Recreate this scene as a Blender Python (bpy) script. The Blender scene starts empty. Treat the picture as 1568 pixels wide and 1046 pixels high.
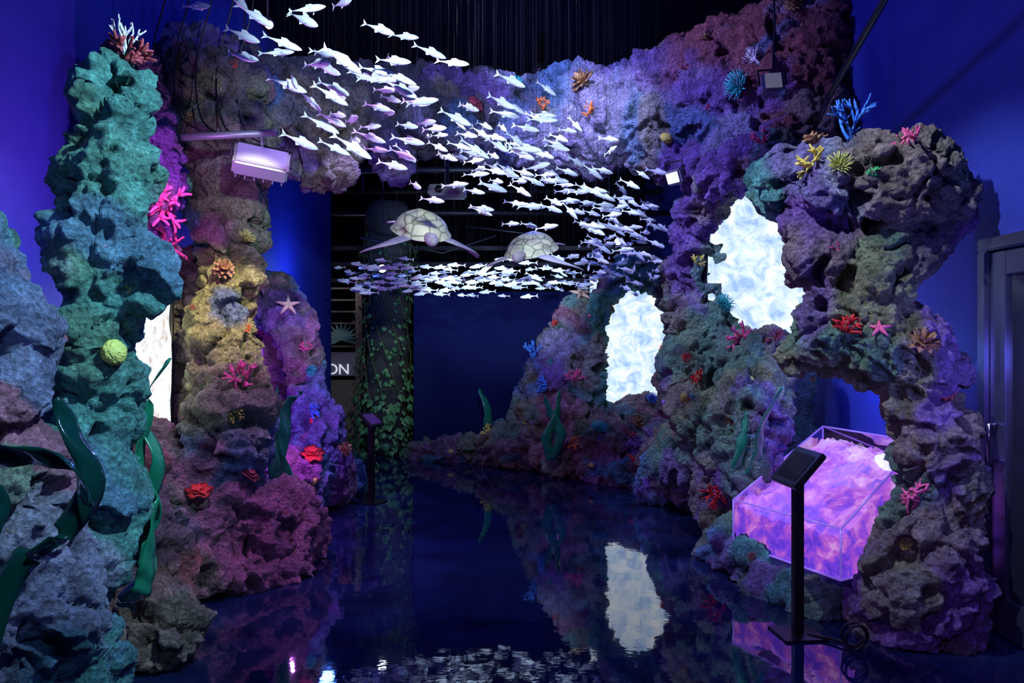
import bpy, bmesh, math, random
import numpy as np
from mathutils import Vector, Matrix, noise, Quaternion
from mathutils.bvhtree import BVHTree
random.seed(7)
scene = bpy.context.scene
COL = scene.collection
scene.view_settings.view_transform = 'Standard'

# ------------------------------------------------------------------ materials
def new_mat(name):
    m = bpy.data.materials.new(name); m.use_nodes = True
    nt = m.node_tree
    return m, nt, nt.nodes['Principled BSDF']

def simple(name, col, rough=0.5, metal=0.0, emit=None, es=0.0, bump=0.0, bscale=30, var=0.0, coat=0.0, spec=.5):
    m, nt, b = new_mat(name)
    b.inputs['Base Color'].default_value = (*col, 1)
    b.inputs['Roughness'].default_value = rough
    b.inputs['Metallic'].default_value = metal
    b.inputs['Coat Weight'].default_value = coat
    b.inputs['Specular IOR Level'].default_value = spec
    if emit:
        b.inputs['Emission Color'].default_value = (*emit, 1)
        b.inputs['Emission Strength'].default_value = es
    if bump or var:
        tc = nt.nodes.new('ShaderNodeTexCoord')
        n = nt.nodes.new('ShaderNodeTexNoise'); n.inputs['Scale'].default_value = bscale
        n.inputs['Detail'].default_value = 5
        nt.links.new(tc.outputs['Object'], n.inputs['Vector'])
        if bump:
            bp = nt.nodes.new('ShaderNodeBump'); bp.inputs['Strength'].default_value = bump
            bp.inputs['Distance'].default_value = 0.02
            nt.links.new(n.outputs['Fac'], bp.inputs['Height'])
            nt.links.new(bp.outputs['Normal'], b.inputs['Normal'])
        if var:
            mx = nt.nodes.new('ShaderNodeMix'); mx.data_type = 'RGBA'
            mx.inputs['A'].default_value = (*[c*(1-var) for c in col], 1)
            mx.inputs['B'].default_value = (*[min(1, c*(1+var)+var*.03) for c in col], 1)
            nt.links.new(n.outputs['Fac'], mx.inputs['Factor'])
            nt.links.new(mx.outputs['Result'], b.inputs['Base Color'])
    return m

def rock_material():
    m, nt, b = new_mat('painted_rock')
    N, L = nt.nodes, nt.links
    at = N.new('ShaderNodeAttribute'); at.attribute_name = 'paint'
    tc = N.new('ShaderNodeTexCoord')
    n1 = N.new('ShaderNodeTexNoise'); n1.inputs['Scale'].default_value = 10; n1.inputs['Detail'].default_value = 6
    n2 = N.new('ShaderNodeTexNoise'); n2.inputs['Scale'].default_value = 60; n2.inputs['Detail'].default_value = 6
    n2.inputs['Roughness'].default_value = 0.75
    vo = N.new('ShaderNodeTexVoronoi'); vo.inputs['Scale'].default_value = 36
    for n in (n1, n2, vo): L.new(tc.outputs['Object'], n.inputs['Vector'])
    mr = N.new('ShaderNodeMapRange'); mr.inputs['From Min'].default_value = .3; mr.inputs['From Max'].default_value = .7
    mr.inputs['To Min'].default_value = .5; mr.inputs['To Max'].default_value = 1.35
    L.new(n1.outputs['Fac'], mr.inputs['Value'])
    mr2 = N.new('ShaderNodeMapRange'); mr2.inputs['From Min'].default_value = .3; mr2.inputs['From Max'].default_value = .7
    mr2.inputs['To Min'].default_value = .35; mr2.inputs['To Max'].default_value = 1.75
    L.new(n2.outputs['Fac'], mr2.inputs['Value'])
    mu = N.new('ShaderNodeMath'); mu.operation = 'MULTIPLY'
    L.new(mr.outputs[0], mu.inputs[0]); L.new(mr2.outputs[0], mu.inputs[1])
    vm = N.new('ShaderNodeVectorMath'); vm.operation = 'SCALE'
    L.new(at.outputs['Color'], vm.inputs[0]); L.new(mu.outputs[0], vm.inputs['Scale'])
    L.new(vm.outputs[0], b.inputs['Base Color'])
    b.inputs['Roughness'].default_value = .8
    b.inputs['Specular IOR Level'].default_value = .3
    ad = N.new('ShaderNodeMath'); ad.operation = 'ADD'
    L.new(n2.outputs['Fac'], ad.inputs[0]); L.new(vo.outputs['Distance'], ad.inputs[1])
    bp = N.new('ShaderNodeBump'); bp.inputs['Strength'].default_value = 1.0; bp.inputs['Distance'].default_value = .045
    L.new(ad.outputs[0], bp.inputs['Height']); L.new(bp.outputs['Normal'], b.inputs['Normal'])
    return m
ROCK = rock_material()

# ------------------------------------------------------------------ helpers
def mesh_obj(name, verts, faces, mat=None, smooth=False, parent=None):
    me = bpy.data.meshes.new(name); me.from_pydata([tuple(v) for v in verts], [], faces); me.update()
    o = bpy.data.objects.new(name, me); COL.objects.link(o)
    if mat: me.materials.append(mat)
    if smooth: me.polygons.foreach_set('use_smooth', [True]*len(me.polygons))
    if parent: o.parent = parent
    return o

def empty(name, loc=(0, 0, 0)):
    e = bpy.data.objects.new(name, None); COL.objects.link(e); e.location = loc
    e.empty_display_size = .1
    return e

def box(name, x0, x1, y0, y1, z0, z1, mat, bevel=0, parent=None):
    bm = bmesh.new(); bmesh.ops.create_cube(bm, size=1)
    for v in bm.verts:
        v.co = Vector(((x0+x1)/2+v.co.x*(x1-x0), (y0+y1)/2+v.co.y*(y1-y0), (z0+z1)/2+v.co.z*(z1-z0)))
    if bevel: bmesh.ops.bevel(bm, geom=bm.edges[:], offset=bevel, segments=2, affect='EDGES')
    me = bpy.data.meshes.new(name); bm.to_mesh(me); bm.free(); me.materials.append(mat)
    o = bpy.data.objects.new(name, me); COL.objects.link(o)
    if parent: o.parent = parent
    return o

def tube(V, F, pts, rad, n=6, cap=True):
    pts = [Vector(p) for p in pts]
    base = len(V); up = None
    for i, p in enumerate(pts):
        if i == 0: t = pts[1]-pts[0]
        elif i == len(pts)-1: t = pts[-1]-pts[-2]
        else: t = pts[i+1]-pts[i-1]
        t.normalize()
        if up is None:
            up = t.orthogonal().normalized()
        else:
            up = (up - t*up.dot(t))
            up = up.normalized() if up.length > 1e-5 else t.orthogonal().normalized()
        s = t.cross(up)
        r = rad[i] if hasattr(rad, '__len__') else rad
        for k in range(n):
            a = 2*math.pi*k/n
            V.append(p+(up*math.cos(a)+s*math.sin(a))*r)
    for i in range(len(pts)-1):
        for k in range(n):
            a = base+i*n+k; b2 = base+i*n+(k+1) % n
            F.append((a, b2, b2+n, a+n))
    if cap:
        F.append(tuple(base+k for k in range(n))[::-1])
        F.append(tuple(base+(len(pts)-1)*n+k for k in range(n)))

def catmull(pts, n=10):
    pts = [Vector(p) for p in pts]
    P = [pts[0]*2-pts[1]]+pts+[pts[-1]*2-pts[-2]]
    out = []
    for i in range(1, len(P)-2):
        for k in range(n):
            t = k/n
            a, b, c, d = P[i-1], P[i], P[i+1], P[i+2]
            out.append(.5*((2*b)+(c-a)*t+(2*a-5*b+4*c-d)*t*t+(3*b-a-3*c+d)*t**3))
    out.append(P[-2].copy())
    return out

# ------------------------------------------------------------------ rocks
PAL = {'T': (.15, .48, .46), 'B': (.17, .33, .62), 'P': (.31, .16, .54), 'K': (.55, .24, .37), 'O': (.38, .41, .23),
       'N': (.37, .30, .26), 'G': (.19, .41, .28), 'R': (.40, .12, .14), 'V': (.46, .43, .70), 'D': (.14, .12, .17),
       'Y': (.56, .53, .22), 'C': (.5, .46, .42), 'M': (.62, .16, .50)}
BVHS = []; ROCKPTS = []
DENTS = [(Vector((-1.76, 5.02, .40)), .15, .17), (Vector((1.98, 4.0, .52)), .10, .10), (Vector((2.08, 4.1, 1.32)), .10, .08)]
def rock(name, chains, voxel=.025, amp=1.0, accents='TPOB', acc_th=.22, seed=0):
    rnd = random.Random(seed+11)
    blobs = []
    for ch in chains:
        if len(ch) == 1:
            x, y, z, r, c = ch[0]; blobs.append((Vector((x, y, z)), r, c)); continue
        for a, b in zip(ch[:-1], ch[1:]):
            pa, pb = Vector(a[:3]), Vector(b[:3]); d = (pb-pa).length
            n = max(1, int(d/(.5*min(a[3], b[3]))))
            for i in range(n):
                t = i/n; r = a[3]*(1-t)+b[3]*t
                j = Vector([rnd.uniform(-1, 1) for _ in range(3)])*r*(.16 if i else .03)
                blobs.append((pa.lerp(pb, t)+j, r*rnd.uniform(.88, 1.06), a[4] if rnd.random() > t else b[4]))
        a = ch[-1]; blobs.append((Vector(a[:3]), a[3], a[4]))
    bm = bmesh.new()
    for p, r, c in blobs:
        s = Vector((rnd.uniform(.88, 1.1), rnd.uniform(.88, 1.1), rnd.uniform(.88, 1.1)))*(r+.012)
        M = Matrix.Translation(p) @ Matrix.Diagonal((*s, 1))
        bmesh.ops.create_icosphere(bm, subdivisions=2, radius=1, matrix=M)
    me = bpy.data.meshes.new('tmp'); bm.to_mesh(me); bm.free()
    tmp = bpy.data.objects.new('tmp', me); COL.objects.link(tmp)
    md = tmp.modifiers.new('r', 'REMESH'); md.mode = 'VOXEL'; md.voxel_size = voxel
    sm = tmp.modifiers.new('s', 'SMOOTH'); sm.iterations = 6; sm.factor = .6
    dg = bpy.context.evaluated_depsgraph_get()
    me2 = bpy.data.meshes.new_from_object(tmp.evaluated_get(dg))
    bpy.data.objects.remove(tmp)
    nv = len(me2.vertices)
    off = Vector((seed*3.7, seed*1.3, seed*2.1))
    NZ, VR = noise.noise, noise.voronoi
    out = np.empty((nv, 3)); pos = np.empty((nv, 3)); acc = np.empty((nv, 2)); crev = np.empty(nv)
    for i, v in enumerate(me2.vertices):
        co = v.co; q = co+off
        w = noise.noise_vector(q*2.4)
        p = q+w*.12
        h = .12*NZ(p*1.8)+.06*NZ(p*4.3)
        rg = abs(NZ(p*3.6+Vector((5, 5, 5))))
        h += .11*min(rg, .4)-.02
        if rg < .06: h -= (.06-rg)*.7
        rg2 = abs(NZ(p*8.5+Vector((1, 8, 5))))
        h += .055*min(rg2, .35)
        vd = VR(p*10)[0]
        h += .04*(.45-vd[0])
        n3 = NZ(p*7.0+Vector((9, 4, 2)))
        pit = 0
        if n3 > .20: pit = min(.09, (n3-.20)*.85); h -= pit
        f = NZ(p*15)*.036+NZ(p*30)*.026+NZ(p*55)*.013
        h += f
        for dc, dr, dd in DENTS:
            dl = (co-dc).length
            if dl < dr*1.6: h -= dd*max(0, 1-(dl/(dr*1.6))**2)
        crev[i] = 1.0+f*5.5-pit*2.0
        nn = co+v.normal*(h*amp)
        if nn.z < 0.0: nn.z = 0.0
        out[i] = nn
        wv = noise.noise_vector(q*3.2)
        pos[i] = co+wv*.16
        acc[i] = (NZ(q*2.1+Vector((31, 7, 3))), NZ(q*1.9+Vector((3, 57, 11))))
    me2.vertices.foreach_set('co', out.ravel())
    C = np.array([PAL[c] for _, _, c in blobs]); BP = np.array([tuple(p) for p, _, _ in blobs]); BR = np.array([r for _, r, _ in blobs])
    col = np.ones((nv, 4))
    for s in range(0, nv, 20000):
        d = np.linalg.norm(pos[s:s+20000, None, :]-BP[None], axis=2)/BR[None]
        wt = np.exp(-9*d+9*d.min(axis=1, keepdims=True))
        col[s:s+20000, :3] = (wt @ C)/wt.sum(axis=1, keepdims=True)
    for k in range(4):
        c = np.array(PAL[accents[k]])
        n = acc[:, k//2]*(1 if k % 2 == 0 else -1)
        a = np.clip((n-acc_th)*7, 0, .75)[:, None]
        col[:, :3] = col[:, :3]*(1-a)+c*a
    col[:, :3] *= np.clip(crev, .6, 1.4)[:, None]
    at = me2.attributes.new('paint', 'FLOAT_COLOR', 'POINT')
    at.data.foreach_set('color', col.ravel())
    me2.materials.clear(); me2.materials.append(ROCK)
    me2.polygons.foreach_set('use_smooth', [True]*len(me2.polygons))
    me2.name = name; me2.update()
    o = bpy.data.objects.new(name, me2); COL.objects.link(o)
    BVHS.append(BVHTree.FromPolygons([tuple(v) for v in out], [tuple(p.vertices) for p in me2.polygons]))
    ROCKPTS.append((out, me2))
    print(name, nv)
    return o

# left foreground pillar pair
rock('coral_rock_pillar', [
    [(-1.84, 2.45, 1.95, .22, 'B'), (-1.81, 2.5, 1.65, .27, 'K'), (-1.80, 2.5, 1.25, .27, 'K'), (-1.68, 2.55, .85, .30, 'B'), (-1.66, 2.6, .3, .36, 'T'), (-1.66, 2.6, .05, .38, 'B')],
    [(-1.54, 3.12, 2.58, .12, 'T'), (-1.61, 3.12, 2.34, .20, 'T'), (-1.64, 3.12, 2.0, .17, 'G'), (-1.66, 3.12, 1.72, .15, 'T'), (-1.66, 3.12, 1.47, .16, 'T'), (-1.74, 3.05, 1.1, .2, 'T'), (-1.76, 2.95, .7, .26, 'T'), (-1.72, 2.9, .2, .3, 'B')],
    [(-1.60, 3.1, 1.88, .15, 'T'), (-1.43, 3.06, 1.86, .11, 'T')],
    [(-1.9, 2.2, 1.0, .3, 'V'), (-1.9, 2.2, .2, .35, 'B')],
], voxel=.0115, amp=.66, accents='BGTV', seed=1)
rock('coral_rock_boulder', [
    [(-1.74, 3.88, .15, .22, 'N'), (-2.0, 4.05, .3, .28, 'R'), (-2.2, 4.3, .75, .26, 'R'), (-2.3, 4.45, 1.0, .16, 'N')],
], voxel=.016, amp=.8, accents='NRDN', seed=2)
# left middle column with ledge and mauve base
rock('coral_rock_column', [
    [(-2.38, 4.9, 3.2, .22, 'D'), (-2.32, 4.9, 2.7, .22, 'P'), (-2.25, 4.95, 2.3, .19, 'P'), (-2.32, 5.0, 2.03, .12, 'M')],
    [(-2.2, 5.9, 3.5, .35, 'D'), (-2.10, 5.8, 2.8, .24, 'N'), (-2.06, 5.7, 2.3, .24, 'O'), (-2.03, 5.66, 1.9, .25, 'Y'), (-2.02, 5.6, 1.5, .24, 'Y'), (-2.00, 5.5, 1.15, .26, 'O'), (-1.95, 5.35, .85, .26, 'B')],
    [(-2.45, 5.3, .85, .18, 'N'), (-2.35, 5.1, .6, .33, 'N'), (-2.0, 5.2, .4, .33, 'K'), (-1.66, 5.6, .28, .33, 'K'), (-1.7, 5.8, .1, .33, 'K')],
    [(-2.3, 4.75, .25, .3, 'R'), (-1.95, 5.05, .12, .28, 'K'), (-1.6, 5.45, .08, .26, 'K')],
    [(-2.42, 6.0, 2.1, .2, 'N'), (-2.4, 6.0, 1.0, .25, 'N')],
], voxel=.0155, amp=.8, accents='OBKN', seed=3, acc_th=.36)
rock('coral_rock_column', [
    [(-2.28, 7.6, 2.1, .19, 'N'), (-2.22, 7.5, 1.85, .22, 'P'), (-2.0, 7.45, 1.5, .2, 'N'), (-1.95, 7.4, 1.1, .2, 'P'), (-1.9, 7.4, .75, .27, 'B'), (-1.85, 7.5, .3, .33, 'P')],
    [(-2.35, 6.6, .5, .3, 'P'), (-2.15, 6.9, .3, .38, 'P'), (-1.75, 8.2, .1, .25, 'B'), (-2.2, 8.6, .1, .3, 'P')],
    [(-2.45, 7.6, 1.9, .22, 'P'), (-2.45, 7.9, 2.0, .2, 'N'), (-2.45, 8.2, 1.2, .25, 'N'), (-2.4, 8.3, .4, .35, 'P')],
], voxel=.02, amp=.75, accents='PMBK', seed=4)
# big overhead arch
rock('coral_rock_arch', [
    [(-2.6, 6.1, 3.4, .35, 'D'), (-2.3, 6.3, 3.45, .36, 'D'), (-1.9, 6.6, 3.4, .32, 'N'), (-1.62, 6.7, 3.05, .24, 'N')],
    [(-2.6, 6.2, 3.75, .33, 'D'), (-1.9, 6.8, 3.75, .33, 'D'), (-1.3, 7.2, 3.82, .32, 'D'), (-.6, 7.5, 3.86, .3, 'D'), (0, 7.7, 3.90, .3, 'D'), (.8, 7.7, 3.98, .32, 'B'), (1.4, 7.4, 4.04, .34, 'P'), (2.1, 6.9, 4.08, .38, 'R'), (2.5, 6.5, 4.12, .36, 'R')],
    [(-1.9, 6.6, 3.4, .34, 'N'), (-1.25, 7.2, 3.65, .34, 'D'), (-1.12, 7.2, 3.28, .17, 'B')],
    [(-1.2, 7.2, 3.65, .28, 'D'), (-.6, 7.4, 3.65, .30, 'D'), (0, 7.6, 3.65, .34, 'B'), (.8, 7.6, 3.65, .40, 'V'), (1.4, 7.35, 3.7, .42, 'V'), (2.0, 6.95, 3.75, .42, 'P'), (2.45, 6.5, 3.7, .4, 'R')],
    [(2.0, 6.7, 3.35, .3, 'V'), (2.5, 6.3, 3.35, .32, 'R')],
    [(1.2, 7.3, 3.35, .22, 'V'), (1.6, 7.1, 3.2, .22, 'P'), (1.8, 6.5, 3.0, .2, 'P')],
], voxel=.021, amp=.9, accents='BPNV', seed=5, acc_th=.28)
# right: tower between windows and slope
rock('coral_rock_column', [
    [(2.2, 6.2, 3.15, .25, 'R'), (1.98, 6.0, 3.05, .18, 'T'), (1.72, 6.5, 2.90, .19, 'P'), (1.68, 7.05, 2.65, .22, 'P'), (1.77, 7.1, 2.2, .26, 'P'), (1.80, 7.05, 1.8, .28, 'O'), (1.70, 6.95, 1.4, .33, 'G'), (1.72, 6.75, 1.0, .38, 'O'), (1.82, 6.5, .6, .4, 'P'), (1.85, 6.3, .2, .36, 'O')],
    [(1.58, 7.3, 2.3, .16, 'O'), (1.57, 7.3, 1.8, .20, 'G')],
    [(1.85, 6.95, 1.5, .27, 'P'), (2.1, 6.35, 1.38, .25, 'N'), (1.84, 6.1, 1.08, .27, 'O'), (1.80, 5.95, .6, .28, 'P')],
    [(1.62, 7.3, .5, .35, 'G'), (1.5, 7.7, .25, .28, 'B')],
    [(2.30, 6.7, 1.3, .26, 'N'), (2.25, 6.75, .6, .33, 'D')],
    [(1.60, 5.75, .1, .2, 'B'), (1.68, 5.1, .02, .17, 'T'), (1.86, 4.65, .02, .16, 'V')],
], voxel=.018, amp=.8, accents='OPNG', seed=6, acc_th=.2)
# right foreground column
rock('coral_rock_pillar', [
    [(1.98, 6.0, 3.0, .12, 'T'), (1.74, 5.2, 2.66, .15, 'T'), (1.66, 4.65, 2.54, .16, 'T'), (1.9, 4.5, 2.50, .25, 'V'), (2.2, 4.4, 2.47, .27, 'N'), (2.40, 4.4, 2.36, .19, 'D')],
    [(1.78, 4.6, 2.34, .16, 'P'), (1.88, 4.6, 2.1, .23, 'N'), (2.1, 4.5, 2.05, .26, 'N'), (2.33, 4.45, 2.2, .16, 'D')],
    [(1.92, 4.55, 2.0, .22, 'N'), (1.88, 4.52, 1.8, .22, 'O')],
    [(2.1, 4.5, 2.05, .24, 'O'), (2.03, 4.5, 1.75, .26, 'O'), (1.80, 4.5, 1.64, .21, 'G'), (1.68, 4.55, 1.54, .13, 'O')],
    [(1.80, 4.5, 1.64, .21, 'G'), (2.1, 4.45, 1.54, .2, 'O')],
    [(2.0, 4.5, 1.75, .25, 'O'), (2.22, 4.4, 1.6, .21, 'N'), (2.28, 4.4, 1.35, .19, 'O'), (2.35, 4.36, 1.1, .21, 'N'), (2.37, 4.32, .8, .22, 'P'), (2.32, 4.27, .5, .26, 'N'), (2.22, 4.25, .2, .31, 'P')],
    [(2.14, 4.3, .64, .09, 'N'), (2.12, 4.28, .4, .20, 'N'), (2.3, 4.3, .1, .27, 'P'), (2.0, 4.32, .12, .19, 'N')],
], voxel=.012, amp=.74, accents='GPNO', seed=7)
# far reef around second window
rock('coral_rock_reef', [
    [(1.55, 9.2, .45, .36, 'O'), (1.0, 9.3, .42, .33, 'N'), (.6, 9.4, .3, .35, 'K'), (.1, 9.9, .3, .32, 'N'), (-.4, 10.3, .2, .25, 'O'), (-.9, 10.5, .12, .2, 'G'), (-1.25, 10.7, .06, .17, 'O')],
    [(.95, 9.6, .9, .3, 'T'), (.95, 9.65, 1.25, .22, 'T'), (.99, 9.65, 1.6, .18, 'T'), (1.08, 9.65, 2.0, .17, 'T'), (1.26, 9.65, 2.36, .16, 'B'), (1.6, 9.65, 2.48, .19, 'T'), (2.05, 9.6, 2.3, .3, 'D'), (2.15, 9.5, 1.6, .3, 'D'), (2.1, 9.3, .8, .4, 'N')],
    [(.76, 9.85, 1.95, .22, 'K'), (.70, 9.85, 1.55, .3, 'V'), (.6, 9.75, 1.15, .34, 'P'), (.30, 9.85, 1.12, .24, 'B'), (.25, 9.85, .7, .34, 'O'), (.7, 9.6, .6, .38, 'K')],
    [(.85, 9.85, 2.1, .18, 'N')],
    [(1.0, 9.55, .66, .3, 'K'), (1.6, 9.6, .62, .28, 'O')],
    [(1.3, 8.65, .12, .2, 'T'), (1.15, 8.9, .1, .2, 'B'), (.9, 9.0, .12, .2, 'N')],
    [(1.6, 8.3, .3, .3, 'O'), (1.7, 8.9, .4, .3, 'P')],
], voxel=.021, amp=.9, accents='TGNK', seed=8, acc_th=.2)

def snap(p):
    p = Vector(p); best = None
    for b in BVHS:
        r = b.find_nearest(p)
        if r[0] is not None and (best is None or r[3] < best[2]): best = (r[0], r[1], r[3])
    return best[0], best[1]

# ------------------------------------------------------------------ corals
CM = {}
def cmat(key):
    cols = {'red': (.80, .03, .03), 'pink': (1.0, .13, .30), 'orange': (.9, .20, .04), 'yellow': (.85, .66, .12), 'blue': (.05, .25, .9),
            'brown': (.38, .20, .10), 'teal': (.04, .5, .46), 'white': (.75, .68, .7), 'tan': (.66, .45, .32), 'green': (.06, .6, .16),
            'dark_red': (.34, .04, .06), 'purple': (.46, .17, .78), 'lavender': (.48, .43, .8), 'yellow_green': (.62, .66, .16)}
    if key not in CM:
        CM[key] = simple('coral_'+key, cols[key], .55, bump=.5, bscale=60, var=.3)
    return CM[key]

def grow(V, F, p, d, L, r, depth, rnd, spread=.6, up=None):
    pts = [p.copy()]; rad = [r]; dd = d.copy(); n = 3
    for i in range(n):
        dd = (dd+Vector([rnd.uniform(-1, 1) for _ in range(3)])*.22).normalized()
        pts.append(pts[-1]+dd*L/n); rad.append(r*(1-.12*(i+1)))
    if depth == 0:
        pts.append(pts[-1]+dd*r*.6); rad.append(r*.35)
    tube(V, F, pts, rad, 6)
    if depth > 0:
        for k in range(rnd.choice((2, 3))):
            nd = (dd+Vector([rnd.uniform(-1, 1) for _ in range(3)])*spread).normalized()
            grow(V, F, pts[-1]-dd*r*.3, nd, L*rnd.uniform(.6, .85), r*.78, depth-1, rnd, spread)
        nd = (dd+Vector([rnd.uniform(-1, 1) for _ in range(3)])*1.2).normalized()
        grow(V, F, pts[1], nd, L*.5, r*.65, 0, rnd, spread)

cid = [0]
def coral(kind, x, y, z, size, color, upb=.5, parent=None):
    cid[0] += 1; rnd = random.Random(cid[0]*17)
    loc, nor = snap((x, y, z))
    ax = (nor+Vector((0, 0, upb))+Vector((0, -.25, 0))).normalized()
    V, F = [], []
    q = ax.to_track_quat('Z', 'Y')
    M = Matrix.Translation(-nor*.012) @ q.to_matrix().to_4x4()
    smooth = True
    if kind == 'branch':
        for i in range(9):
            a = i*.72+rnd.random(); t = rnd.uniform(.2, 1.2)
            d = Vector((math.cos(a)*t, math.sin(a)*t, 1)).normalized()
            grow(V, F, Vector((math.cos(a)*size*.14, math.sin(a)*size*.14, -.02)), d, size*.42, size*.075, 1, rnd, .9)
        nm = color+'_branch_coral'
    elif kind == 'tree':
        for i in range(4):
            a = i*1.6+rnd.random()
            d = Vector((math.cos(a)*.35, math.sin(a)*.35, 1)).normalized()
            grow(V, F, Vector((0, 0, -.02)), d, size*.5, size*.05, 2, rnd, .45)
        nm = color+'_staghorn_coral'
    elif kind == 'tuft':
        for i in range(46):
            a = i*2.4; t = math.sqrt(i/46)*1.1
            d = Vector((math.sin(t)*math.cos(a), math.sin(t)*math.sin(a), math.cos(t)))
            b0 = Vector((d.x, d.y, 0))*size*.25
            pts = [b0-Vector((0, 0, .02)), b0+d*size*.5, b0+(d+Vector((rnd.uniform(-.2, .2), rnd.uniform(-.2, .2), -.05))).normalized()*size*.85]
            tube(V, F, pts, [size*.05, size*.045, size*.03], 5)
        nm = color+'_sea_anemone'
    elif kind == 'brain':
        bm = bmesh.new(); bmesh.ops.create_icosphere(bm, subdivisions=5, radius=1)
        for v in bm.verts:
            p = v.co.copy(); w = p+noise.noise_vector(p*2)*.35
            h = abs(noise.noise(w*5))*.22
            v.co = Vector((p.x, p.y, p.z*.7))*(size*(.92+h))
        bm.verts.index_update()
        V = [v.co.copy() for v in bm.verts]; F = [tuple(v.index for v in f.verts) for f in bm.faces]; bm.free()
        nm = color+'_brain_coral'
    elif kind == 'flower':
        for layer, (cnt, rr, tl) in enumerate(((5, .5, .9), (8, .8, .5), (11, 1.0, .15))):
            for k in range(cnt):
                a = 2*math.pi*k/cnt+layer*.4+rnd.uniform(-.1, .1)
                c = Vector((math.cos(a), math.sin(a), 0)); s = Vector((-c.y, c.x, 0)); b0 = len(V)
                for i in range(5):
                    t = i/4; w = size*.26*math.sin(math.pi*(.15+.75*t)); p = c*(size*rr*t)+Vector((0, 0, size*tl*t*1.0+size*.1*math.sin(t*3)))
                    V += [p-s*w+Vector((0, 0, size*.06)), p, p+s*w+Vector((0, 0, size*.06)), p-Vector((0, 0, size*.06))]
                for i in range(4):
                    o = b0+i*4
                    F += [(o, o+1, o+5, o+4), (o+1, o+2, o+6, o+5), (o+2, o+3, o+7, o+6), (o+3, o, o+4, o+7)]
        tube(V, F, [(0, 0, -.03), (0, 0, size*.25)], [size*.25, size*.1], 8)
        nm = color+'_lettuce_coral'
    elif kind == 'plate':
        for lay in range(3):
            cx, cy = rnd.uniform(-.3, .3)*size, rnd.uniform(-.3, .3)*size; z0 = size*.16*lay; R = size*(1-.25*lay)
            b0 = len(V); n = 22
            V.append(Vector((cx, cy, z0+.01))); V.append(Vector((cx, cy, z0-.02)))
            for rr in (.5, 1.0):
                for k in range(n):
                    a = 2*math.pi*k/n; r2 = R*rr*(1+.18*math.sin(a*5+lay)+.08*math.sin(a*9))
                    V.append(Vector((cx+math.cos(a)*r2, cy+math.sin(a)*r2, z0+size*.12*rr+size*.06*rr*math.sin(a*7))))
            for k in range(n):
                k2 = (k+1) % n
                F += [(b0, b0+2+k, b0+2+k2), (b0+2+k, b0+2+n+k, b0+2+n+k2, b0+2+k2), (b0+1, b0+2+n+k2, b0+2+n+k)]
        nm = color+'_plate_coral'
    elif kind == 'star':
        for k in range(5):
            a = 2*math.pi*k/5+.3; c = Vector((math.cos(a), math.sin(a), 0))
            tube(V, F, [Vector((0, 0, 0.02)), c*size*.35+Vector((0, 0, .02)), c*size*.7+Vector((0, 0, .02)), c*size+Vector((0, 0, .012))], [size*.2, size*.17, size*.1, size*.03], 8)
        nm = 'starfish'
    o = mesh_obj(nm, [M @ v for v in V], F, cmat(color), smooth, parent)
    o.location = loc
    return o

C = coral
C('branch', -1.51, 3.1, 2.75, .15, 'dark_red', 1.5); C('tree', -1.55, 3.15, 2.75, .15, 'white', 1.5)
C('branch', -1.52, 2.28, 1.89, .12, 'red'); C('branch', -2.02, 4.65, 2.34, .22, 'pink'); C('branch', -1.93, 4.7, 2.14, .18, 'pink')
C('flower', -1.92, 5.3, 2.12, .08, 'brown'); C('brain', -1.45, 2.95, 1.54, .05, 'yellow_green'); C('branch', -1.80, 5.2, 1.39, .17, 'pink')
C('branch', -1.86, 5.15, 1.14, .12, 'yellow'); C('star', -2.03, 7.25, 2.01, .12, 'tan'); C('plate', -1.99, 4.95, .76, .08, 'red', 1.5)
C('plate', -1.70, 5.2, .69, .07, 'dark_red', 1.5); C('plate', -1.75, 7.0, .62, .10, 'red', 1.5); C('branch', -2.00, 6.2, .80, .18, 'pink')
C('branch', -1.44, 2.8, 1.23, .07, 'orange'); C('branch', -1.5, 2.35, 1.05, .05, 'yellow'); C('brain', -1.52, 2.1, .98, .13, 'lavender')
C('tuft', -1.80, 5.5, 2.36, .07, 'yellow_green'); C('branch', -1.92, 6.5, .6, .13, 'purple'); C('tuft', -1.8, 7.1, 1.3, .07, 'teal')
C('branch', -1.75, 7.1, .95, .11, 'blue'); C('branch', -2.12, 4.7, 1.1, .1, 'dark_red'); C('tuft', -2.05, 5.2, 2.6, .06, 'green')
C('branch', -1.85, 7.1, 1.6, .10, 'pink'); C('branch', -1.6, 7.9, .4, .12, 'pink'); C('branch', -1.78, 5.35, 1.75, .06, 'orange')
C('flower', .61, 7.2, 4.10, .13, 'brown'); C('branch', 1.54, 6.9, 4.0, .12, 'dark_red'); C('tuft', 1.89, 6.5, 3.72, .14, 'teal')
C('branch', .69, 7.1, 3.7, .12, 'orange'); C('brain', 1.28, 6.9, 3.37, .06, 'yellow'); C('branch', .3, 7.2, 3.87, .11, 'orange')
C('tree', 2.05, 6.4, 3.85, .18, 'white'); C('branch', 1.87, 5.9, 3.12, .14, 'pink'); C('plate', -.3, 7.1, 3.75, .08, 'dark_red')
C('tree', 1.93, 4.55, 2.8, .24, 'blue', 2.5); C('flower', 1.77, 4.6, 2.8, .09, 'brown'); C('branch', 1.60, 4.4, 2.64, .15, 'yellow')
C('tuft', 1.78, 4.25, 2.57, .08, 'yellow_green'); C('branch', 2.13, 4.2, 2.64, .15, 'pink'); C('branch', 1.90, 4.2, 2.55, .07, 'green')
C('branch', 1.79, 4.2, 1.70, .12, 'red'); C('star', 1.98, 4.2, 1.68, .07, 'pink'); C('flower', 2.18, 4.15, 1.61, .09, 'brown')
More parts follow.
